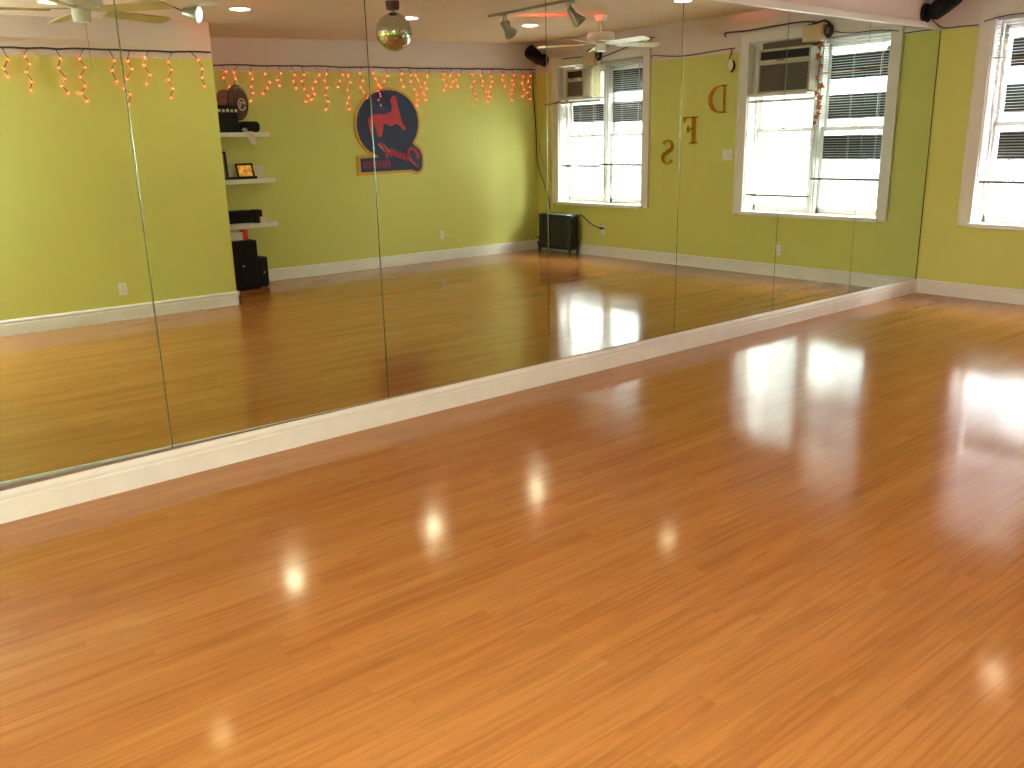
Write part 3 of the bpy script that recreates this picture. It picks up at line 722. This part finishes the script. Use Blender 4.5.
# binders
bx = -4.985
for k in range(8):
    w = .046; x = bx+k*.0475; hz = .292+random.uniform(-.003, .003); y0 = -DW+.072; lean = 0
    r = root('binder', (x+w/2, y0+.1, 1.725), ('black binder, %s in the row on the top shelf' % ['leftmost', 'second', 'third', 'fourth', 'fifth', 'sixth', 'seventh', 'rightmost'][k]), 'binder', 'black binders on the top shelf')
    MB().box(x, x+w, y0, y0+.172, 1.725, 1.725+hz, .006).build('cover', m_black, r)
    MB().box(x+.008, x+w-.008, y0+.170, y0+.174, 1.725+hz-.075, 1.725+hz-.045).build('spine_label', m_paper, r)
# round dark wooden disc leaning on the wall, with white badge
r = root('round_plaque', (-4.630, -DW+.10, 1.725), 'large dark brown round disc with a pale badge behind the binders', 'plaque')
c = M(239, 102.5, 1, DW-.07); c = Vector((c.x, -DW+.028, c.z)); q = Matrix.Translation(c) @ Matrix.Rotation(math.radians(-80), 4, 'X') @ Matrix.Rotation(math.radians(0), 4, 'Y')
b = MB(); b.lathe([(.19, 0), (.196, .012), (.19, .024), (.15, .026), (.148, .018), (.09, .018), (.088, .026), (.03, .026)], seg=40, mtx=Matrix.Translation(c) @ Matrix.Rotation(math.radians(-87), 4, 'X') @ Matrix.Diagonal((.62, 1, 1, 1))); b.build('disc', m_brownd, r, smooth=True)
b = MB()
for rr in (.05, .022):
    pts = [(c.x+.035+rr*.8*math.cos(a), c.z-.02+rr*1.25*math.sin(a)) for a in [2*PI*j/20 for j in range(20 if rr > .03 else 15)]]
    b.ribbon([(p[0], p[1]) for p in pts], [.012]*len(pts), (1, 0, 0), (0, 0, 1), (0, c.y+.03, 0), (0, .004, 0))
b.build('badge', m_paper, r)
b = MB(); c2 = M(226, 97, 1, DW-.05); b.lathe([(.10, 0), (.105, .01), (.1, .018)], seg=30, mtx=Matrix.Translation((c2.x, -DW+.015, c2.z-.02)) @ Matrix.Rotation(math.radians(-85), 4, 'X'))
tag(b.build('wooden_plate', mat('reddish_wood', (.28, .085, .03), .4), smooth=True), 'small reddish wooden plate behind the binders at left', 'plate')
# black cap / bag
r = root('black_bag', (-4.440, -DW+.13, 1.725), 'soft black bag at the right end of the top shelf', 'bag')
b = MB(); b.box(-4.565, -4.340, -DW+.04, -DW+.22, 1.725, 1.845, .045, seg=4); b.build('pouch', m_blackc, r, smooth=True)
b = MB(); b.sph((-4.540, -DW+.225, 1.752), .028, 12, 1.2, .4, .8); b.build('pale_tag', m_metal, r, smooth=True)
b = MB(); b.prism([(-4.560, -DW+.252, 1.735), (-4.460, -DW+.252, 1.735), (-4.420, -DW+.256, 1.60), (-4.480, -DW+.256, 1.585)], (0, .002, 0))
tag(b.build('hanging_note', m_paper), 'pale note hanging from the front edge of the top shelf', 'note')
# middle shelf
def frame(c, w, h, rotz, tilt, label, picm):
    r = root('picture_frame', c, label, 'picture frame')
    mt = Matrix.Rotation(rotz, 4, 'Z') @ Matrix.Rotation(tilt, 4, 'X'); T = Matrix.Translation(Vector(c)) @ mt
    b = MB(); f = .02
    for a in ((-w/2, w/2, 0, f), (-w/2, w/2, h-f, h), (-w/2, -w/2+f, 0, h), (w/2-f, w/2, 0, h)): b.box(a[0], a[1], -.008, .010, a[2], a[3], .002, T)
    b.box(-w/2+.005, w/2-.005, -.010, -.004, .005, h-.005, 0, T); b.build('frame', m_black, r)
    b = MB(); b.box(-w/2+f-.002, w/2-f+.002, -.004, .0, f-.002, h-f+.002, 0, T); b.build('picture', picm, r)
frame((-4.550, -DW+.17, 1.226), .215, .165, math.radians(-6), math.radians(14), 'small black landscape frame with an amber photo on the middle shelf', m_amber)
frame((M(226.5, 158, 1, DW-.14).x-.105, -DW+.12, 1.225), .22, .30, math.radians(10), math.radians(8), 'taller black picture frame at the left of the middle shelf', mat('grey_green_print', (.20, .22, .13), .25))
tag(MB().box(-4.930, -4.450, -DW+.19, -DW+.243, 1.215, 1.245, .006).build('black_tray', m_black), 'flat black tray along the front of the middle shelf', 'tray')
tag(MB().box(-4.450, -4.315, -DW+.03, -DW+.15, 1.215, 1.36, .004).build('card_box', m_box), 'small white box at the right end of the middle shelf', 'box')
tag(MB().box(-4.790, -4.675, -DW+.02, -DW+.10, 1.215, 1.41, .004).build('card_box', m_box), 'white card behind the amber picture frame', 'box')
# lowest shelf: stereo
r = root('stereo_unit', (-4.660, -DW+.13, .715), 'black stereo unit on the lowest alcove shelf', 'stereo')
MB().box(-5.010, -4.530, -DW+.03, -DW+.22, .725, .865, .008).build('cabinet', m_black, r)
b = MB(); b.cyl((-4.690, -DW+.219, .80), (-4.690, -DW+.236, .80), .035, seg=20); b.cyl((-4.600, -DW+.219, .79), (-4.600, -DW+.232, .79), .018, seg=16); b.build('dial', m_grille, r)
MB().box(-4.980, -4.770, -DW+.219, -DW+.225, .76, .84, .002).build('display', m_grille, r)
MB().box(-4.470, -4.390, -DW+.07, -DW+.20, .728, .845, .01).build('side_unit', m_black, r) if False else None
tag(MB().box(-4.500, -4.415, -DW+.06, -DW+.20, .715, .865, .006).build('small_black_case', m_black), 'small upright black case at the right end of lowest shelf', 'case')
tag(MB().box(-4.460, -4.380, -DW+.205, -DW+.24, .715, .785, .004).build('paper_stack', m_paper), 'small pale packet on the lowest shelf corner', 'packet')
b = MB(); b.prism([(-4.980, -DW+.22, .715), (-4.650, -DW+.22, .715), (-4.610, -DW+.27, .715), (-4.980, -DW+.28, .715)], (0, 0, .012)); tag(b.build('paper_sheets', m_paper), 'loose pale papers under the front of the stereo', 'papers')
# floor speakers
def fspeaker(x0, x1, y0, y1, h, rz, label, name='floor_speaker'):
    c = Vector(((x0+x1)/2, (y0+y1)/2, 0)); r = root(name, c, label, 'speaker'); T = Matrix.Translation(c) @ Matrix.Rotation(rz, 4, 'Z'); w, d = (x1-x0)/2, (y1-y0)/2
    MB().box(-w, w, -d, d, .012, h, .012, T).build('cabinet', m_black, r)
    g = MB(); g.box(-w+.015, w-.015, d-.002, d+.012, .03, h-.02, .004, T); g.build('grille', m_grille, r)
    k = MB(); k.box(-.012, .012, d+.010, d+.016, h*.5-.008, h*.5+.008, .002, T); k.build('badge', m_metal, r)
    f = MB()
    for a in (-1, 1):
        for b_ in (-1, 1): f.box(a*(w-.03)-.012, a*(w-.03)+.012, b_*(d-.03)-.012, b_*(d-.03)+.012, 0, .014, 0, T)
    f.build('feet', m_black, r)
fspeaker(-5.02, -4.645, -5.62, -5.30, .555, 0, 'large black floor speaker under the alcove shelves')
fspeaker(-4.63, -4.50, -5.60, -5.40, .345, math.radians(-8), 'small black speaker standing beside the large one')
tag(MB().box(-4.755, -4.69, -5.50, -5.42, .556, .665, .003).build('red_packet', m_redbox), 'red packet standing on the large floor speaker', 'packet')
tag(MB().box(-4.92, -4.76, -5.50, -5.40, .556, .645, .003).build('pale_packet', m_box), 'pale packet standing on the large floor speaker', 'packet')

# ------------------------------------------------------------------ ceiling fittings
def downlight(x, y, label, lm=None):
    z = ceil_z(x); r = root('ceiling_light', (x, y, z), label, 'ceiling light', 'round recessed ceiling lights')
    b = MB(); b.lathe([(.080, .02), (.080, -.001), (.082, -.006), (.096, -.005), (.100, .003)], (x, y, z), 28); b.build('trim_ring', m_white, r, smooth=True)
    b = MB(); b.lathe([(.079, -.004), (.03, -.006), (.0, -.0065)], (x, y, z), 28); b.build('lamp_face', lm or m_lampw, r, smooth=True)
p = MC(240, 8.7); downlight(p.x, p.y, 'recessed ceiling light near the blue spotlight')
p = MC(409, 17.8); downlight(p.x, p.y, 'recessed ceiling light behind the disco ball')
p = MC(530, 25.3); downlight(p.x, p.y, 'recessed ceiling light between the track heads and back corner')
p = MC(683, .5); downlight(p.x, p.y, 'recessed ceiling light closest to the window wall and mirrors', m_lampm)
downlight(-6.92, -1.55, 'recessed ceiling light in the mirror side row, nearest the camera end', m_lampd)
downlight(-6.85, -3.6, 'recessed ceiling light in the back row, nearest the camera end', m_lampd)

def fan(x, y, zb, rot, label, bm_, drop):
    zc = ceil_z(x); r = root('ceiling_fan', (x, y, zc), label, 'ceiling fan', 'ceiling fans')
    b = MB(); b.lathe([(.03, zb+.26-.0), (.055, zc-.05), (.07, zc-.002)] if False else [(.025, zc-.075), (.055, zc-.055), (.068, zc-.01), (.068, zc+.004)], (x, y, 0), 24); b.build('canopy', m_fan, r, smooth=True)
    MB().cyl((x, y, zb+.09), (x, y, zc-.06), .011, seg=12).build('down_rod', m_fan, r)
    b = MB(); b.lathe([(.04, zb+.012), (.10, zb+.018), (.140, zb+.03), (.148, zb+.045), (.148, zb+.10), (.135, zb+.118), (.05, zb+.125)], (x, y, 0), 32); mh = b.build('motor_housing', m_fan, r, smooth=True)
    b = MB(); b.lathe([(.025, zb-.075), (.055, zb-.07), (.062, zb-.04), (.06, zb+.01), (.05, zb+.014)], (x, y, 0), 28); b.build('switch_cup', m_fan, r, smooth=True)
    for k in range(5):
        a = rot+2*PI*k/5; T = Matrix.Translation((x, y, zb)) @ Matrix.Rotation(a, 4, 'Z') @ Matrix.Rotation(math.radians(12), 4, 'X')
        b = MB(); pts = [(.19, -.045), (.24, -.058), (.48, -.066), (.65, -.07), (.69, -.055), (.70, 0), (.69, .055), (.65, .07), (.48, .066), (.24, .058), (.19, .045)]
        b.prism([T @ Vector((p[0], p[1], 0)) for p in pts], T.to_3x3() @ Vector((0, 0, .007))); bl = b.build('blade', bm_, r)
        b = MB(); b.prism([T @ Vector(p) for p in ((.07, -.018, .008), (.17, -.016, .008), (.24, -.04, .008), (.26, 0, .008), (.24, .04, .008), (.17, .016, .008), (.07, .018, .008))], T.to_3x3() @ Vector((0, 0, .006))); b.build('blade_bracket', m_fan, bl)
    MB().tube([(x+.02, y, zb-.07), (x+.02, y, zb-.2), (x+.022, y, zb-drop)], .0018, 5).build('pull_chain', m_cordl, r)
p = MC(601, 15.5); fan(p.x, p.y, M(600, 44.5, 0, p.x).z, math.radians(21), 'white ceiling fan on a short rod near the windows', m_blade, .12)
fan(-6.88, -2.70, 2.49, math.radians(342), 'ceiling fan with tan blades over the camera end of the room', m_bladew, .42)

# disco ball
bc = M(394, 32, 1, 2.72); r = root('disco_ball', bc-Vector((0, 0, .16)), 'mirrored disco ball hanging from the ceiling centre', 'disco ball')
R_ = .158
def ball_mat():
    m = bpy.data.materials.new('small_mirror_tiles'); m.use_nodes = True; nt = m.node_tree; b = nt.nodes['Principled BSDF']
    b.inputs['Metallic'].default_value = 1; b.inputs['Roughness'].default_value = .07; b.inputs['Base Color'].default_value = (.80, .82, .76, 1)
    return m
b = MB(); NL = 26
for i in range(NL):
    t0, t1 = PI*i/NL, PI*(i+1)/NL; tm = (t0+t1)/2; n = max(4, int(2*PI*math.sin(tm)*NL/PI)); g = .05
    for k in range(n):
        p0, p1 = 2*PI*(k+g)/n, 2*PI*(k+1-g)/n; a0, a1 = t0+(t1-t0)*g, t1-(t1-t0)*g
        jt = Vector((random.uniform(-1, 1), random.uniform(-1, 1), random.uniform(-1, 1)))*.0009
        vs = [b.bm.verts.new(bc+Vector((math.sin(a)*math.cos(p), math.sin(a)*math.sin(p), math.cos(a)))*(R_+random.uniform(-.0006, .0006))) for a, p in ((a0, p0), (a1, p0), (a1, p1), (a0, p1))]
        b.bm.faces.new(vs)
b.build('mirror_tiles', ball_mat(), r)
MB().sph(bc, R_-.0025, 40).build('ball_core', mat('ball_grout', (.22, .22, .19), .5, .5), r, smooth=True)
zt = ceil_z(bc.x)
MB().cyl(bc+Vector((0, 0, R_-.01)), (bc.x, bc.y, zt-.05), .0045, seg=8).build('hanger', m_metal, r)
b = MB(); b.lathe([(.03, zt-.075), (.055, zt-.07), (.06, zt-.03), (.06, zt+.003)], (bc.x, bc.y, 0), 24); b.build('motor', m_maroon, r, smooth=True)
MB().cyl(bc+Vector((0, 0, R_-.006)), bc+Vector((0, 0, R_+.012)), .02, seg=14).build('cap', m_metal, r)

# track with two lamp heads
tx = -2.82; tz = ceil_z(tx)
r = root('track_light', (tx, -2.4, tz), 'ceiling track with two grey bell shaped lamp heads', 'track light')
MB().box(tx-.018, tx+.018, -3.28, -1.3, tz-.022, tz+.002, .003).build('track', m_headm, r)
def head(px, py, aim, m_face=None, on=False):
    p = M(px, py, 0, tx); p.x = tx; aim = Vector(aim).normalized()
    T = Matrix.Translation(p) @ aim.to_track_quat('Z', 'Y').to_matrix().to_4x4()
    b = MB(); b.lathe([(.012, -.085), (.028, -.08), (.032, -.045), (.033, -.01), (.046, .025), (.062, .06), (.066, .08), (.060, .082), (.056, .07)], seg=26, mtx=T); h = b.build('lamp_head', m_headm, r, smooth=True)
    b = MB(); b.lathe([(.056, .069), (.04, .066), (.0, .064)], seg=26, mtx=T); b.build('lens', m_face or m_metal, h, smooth=True)
    b = MB(); q = p-aim*.06; b.cyl((q.x, q.y, q.z), (q.x, q.y, tz-.02), .008, seg=10); b.box(q.x-.02, q.x+.02, q.y-.035, q.y+.035, tz-.045, tz-.02, .003); b.build('swivel_stem', m_headm, h)
head(507, 28.5, (.75, -.1, -.62))
head(575, 16, (.45, .45, -.75))

# blue spotlight
p = M(199, 15, 1, 3.5); r = root('spotlight', p+Vector((0, 0, -.06)), 'small spotlight with a glowing cyan face near the forward wall', 'spotlight')
aim = Vector((.66, .74, -.2)).normalized(); T = Matrix.Translation(p-aim*.05) @ aim.to_track_quat('Z', 'Y').to_matrix().to_4x4()
b = MB(); b.lathe([(.015, -.09), (.035, -.085), (.042, -.03), (.062, .03), (.072, .05), (.067, .052)], seg=26, mtx=T); b.build('housing', m_metal, r, smooth=True)
b = MB(); b.lathe([(.066, .046), (.05, .054), (.0, .056)], seg=26, mtx=T); b.build('lamp_face', m_cyan, r, smooth=True)
b = MB(); q = p-aim*.12; b.tube([q, q+Vector((-.08, .0, .03)), q+Vector((-.14, 0, .05)), (q.x-.15, q.y, ceil_z(q.x-.15))], .006); b.cyl((q.x-.15, q.y, ceil_z(q.x)-.012), (q.x-.15, q.y, ceil_z(q.x)+.003), .035, seg=18); b.build('arm', m_cordl, r)

# red party lamp clipped to the track: throws red light along the ceiling
def party(x, y, z, label, aim, power, size=42, grp='red party lamps'):
    r = root('party_lamp', (x, y, z), label, 'lamp', grp); c = Vector((x, y, z)); aim = Vector(aim).normalized()
    T = Matrix.Translation(c) @ aim.to_track_quat('Z', 'Y').to_matrix().to_4x4()
    b = MB(); b.lathe([(.01, -.05), (.025, -.045), (.03, 0), (.034, .03), (.028, .032), (.027, .02)], seg=20, mtx=T); b.build('housing', m_headm, r, smooth=True)
    b = MB(); b.lathe([(.027, .02), (.015, .024), (0, .025)], seg=20, mtx=T); b.build('lens', m_redlamp, r, smooth=True)
    MB().cyl((x, y, z), (x, y, ceil_z(x)), .006, seg=8).build('stem', m_headm, r)
    l = bpy.data.lights.new('red_lamp_light', 'SPOT'); l.energy = power; l.color = (1, .05, .025); l.spot_size = math.radians(size); l.spot_blend = .8; l.shadow_soft_size = .02
    o = bpy.data.objects.new('red_lamp_light', l); COL.objects.link(o); o.parent = r; o.rotation_mode = 'QUATERNION'; o.rotation_quaternion = aim.to_track_quat('-Z', 'Y'); o.location = aim*.04
party(-2.62, -3.25, ceil_z(-2.62)-.085, 'small red lamp by the track, lighting the ceiling and fan', (.78, .33, .27), 30, 38)
party(-5.80, -2.10, ceil_z(-5.80)-.09, 'small red lamp under the ceiling between the tan bladed fan and disco ball', (.30, -.90, .17), 9.0, 40)

# ------------------------------------------------------------------ outside the windows
struct(MB().box(.36, 60, -40, 40, -.9, -.8).build('ground', m_snow))
def building(x, y0, y1, z1, rows, cols, label):
    r = root('building', (x, (y0+y1)/2, -.8), label, 'building', 'pale houses across the street')
    MB().box(x, x+6, y0, y1, -.8, z1).build('wall', m_brick, r)
    for i in range(rows):
        for j in range(cols):
            yc = y0+(y1-y0)*(j+.5)/cols; zc = .9+i*2.4
            b = MB(); b.box(x-.05, x+.02, yc-.55, yc+.55, zc-.75, zc+.75); w = b.build('window', m_extw, r)
            b = MB(); b.box(x-.09, x-.04, yc-.6, yc+.6, zc-.04, zc+.04); b.box(x-.09, x-.04, yc-.03, yc+.03, zc-.75, zc+.75); b.build('window_bar', m_brick, w)
    MB().box(x-.25, x+.2, y0-.1, y1+.1, z1-.3, z1+.1).build('cornice', m_brick, r)
building(15, -3, 18, 13.0, 4, 9, 'pale house across the street, faint through the near window')
building(15, -30, -3.4, 12.0, 4, 12, 'pale house across the street, faint through the far window')
r = root('bare_tree', (9.5, -13.8, -.8), 'bare grey tree outside the far corner window', 'tree')
def branch(b, p, d, L, rad, n):
    q = p+d*L; b.cyl(p, q, rad, rad*.7, 6)
    if n:
        for _ in range(3): branch(b, q, (d+Vector((random.uniform(-.7, .7), random.uniform(-.9, .9), random.uniform(-.5, .5)))).normalized(), L*.72, rad*.62, n-1)
b = MB(); branch(b, Vector((9.5, -13.8, -.8)), Vector((0, .1, 1)), .8, .06, 5); b.build('branches', m_bark, r)
r = root('awning', (3.4, -.2, .35), 'pale yellow awning outside the near window', 'awning')
b = MB(); b.prism([(10, 1.0, .9), (10, 3.2, .9), (10, 3.2, .8), (10, 1.0, .8)], (.05, 0, 0)); b.prism([(10, 1.0, .9), (11.4, 1.0, 1.5), (11.4, 3.2, 1.5), (10, 3.2, .9)], (0, 0, .03)); b.build('canopy', m_awn, r)
b = MB()
for y in (1.05, 3.15): b.cyl((10.03, y, -.8), (10.03, y, .88), .03, seg=8)
b.build('post', m_metal, r)

# ------------------------------------------------------------------ light
w = bpy.data.worlds.new('overcast_sky'); sc.world = w; w.use_nodes = True; nt = w.node_tree
bg = nt.nodes['Background']; tc = nt.nodes.new('ShaderNodeTexCoord'); sp = nt.nodes.new('ShaderNodeSeparateXYZ'); nt.links.new(tc.outputs['Generated'], sp.inputs[0])
mr = nt.nodes.new('ShaderNodeMapRange'); mr.inputs[1].default_value = -.2; mr.inputs[2].default_value = .8; nt.links.new(sp.outputs['Z'], mr.inputs[0])
mx = nt.nodes.new('ShaderNodeMix'); mx.data_type = 'RGBA'; mx.inputs['A'].default_value = (1.0, .985, .96, 1); mx.inputs['B'].default_value = (.94, .96, 1.0, 1)
nt.links.new(mr.outputs[0], mx.inputs['Factor']); nt.links.new(mx.outputs['Result'], bg.inputs[0]); bg.inputs[1].default_value = 7.0
for (a, c) in WIN:
    l = bpy.data.lights.new('window_portal', 'AREA'); l.shape = 'RECTANGLE'; l.size = c-a; l.size_y = WZ1-WZ0; l.cycles.is_portal = True
    o = bpy.data.objects.new('window_portal', l); COL.objects.link(o); o.location = (.33, (a+c)/2, (WZ0+WZ1)/2)
    o.rotation_euler = Vector((-1, 0, 0)).to_track_quat('-Z', 'Z').to_euler()
l = bpy.data.lights.new('window_portal', 'AREA'); l.shape = 'RECTANGLE'; l.size = LW[1]-LW[0]; l.size_y = LW[3]-LW[2]; l.cycles.is_portal = True
o = bpy.data.objects.new('window_portal', l); COL.objects.link(o); o.location = (XL-.18, (LW[0]+LW[1])/2, (LW[2]+LW[3])/2)
o.rotation_euler = Vector((1, 0, 0)).to_track_quat('-Z', 'Z').to_euler()
# the photographer's flash: the photo shows it in the mirror bevels and on the near baseboard
l = bpy.data.lights.new('camera_flash', 'POINT'); l.energy = 34; l.color = (.66, .78, 1.0); l.shadow_soft_size = .018
o = bpy.data.objects.new('camera_flash', l); COL.objects.link(o); o.location = CAM+Rv*-.05+Vector((0, 0, -.045))

# ------------------------------------------------------------------ camera and view
cd = bpy.data.cameras.new('camera'); co = bpy.data.objects.new('camera', cd); COL.objects.link(co)
mtx = Matrix((( Rv.x, Uv.x, -Fv.x, CAM.x), (Rv.y, Uv.y, -Fv.y, CAM.y), (Rv.z, Uv.z, -Fv.z, CAM.z), (0, 0, 0, 1)))
co.matrix_world = mtx; cd.sensor_width = 36; cd.lens = FPX/1024*36; cd.clip_start = .02; cd.clip_end = 200
sc.camera = co
sc.view_settings.view_transform = 'Standard'; sc.view_settings.look = 'None'; sc.view_settings.gamma = 1; sc.view_settings.use_curve_mapping = False
sc.view_settings.exposure = 2.88
cy = sc.cycles; cy.use_denoising = True; cy.max_bounces = 10; cy.diffuse_bounces = 5; cy.glossy_bounces = 6; cy.transparent_max_bounces = 16
cy.sample_clamp_indirect = 6; cy.caustics_reflective = True; cy.blur_glossy = .3
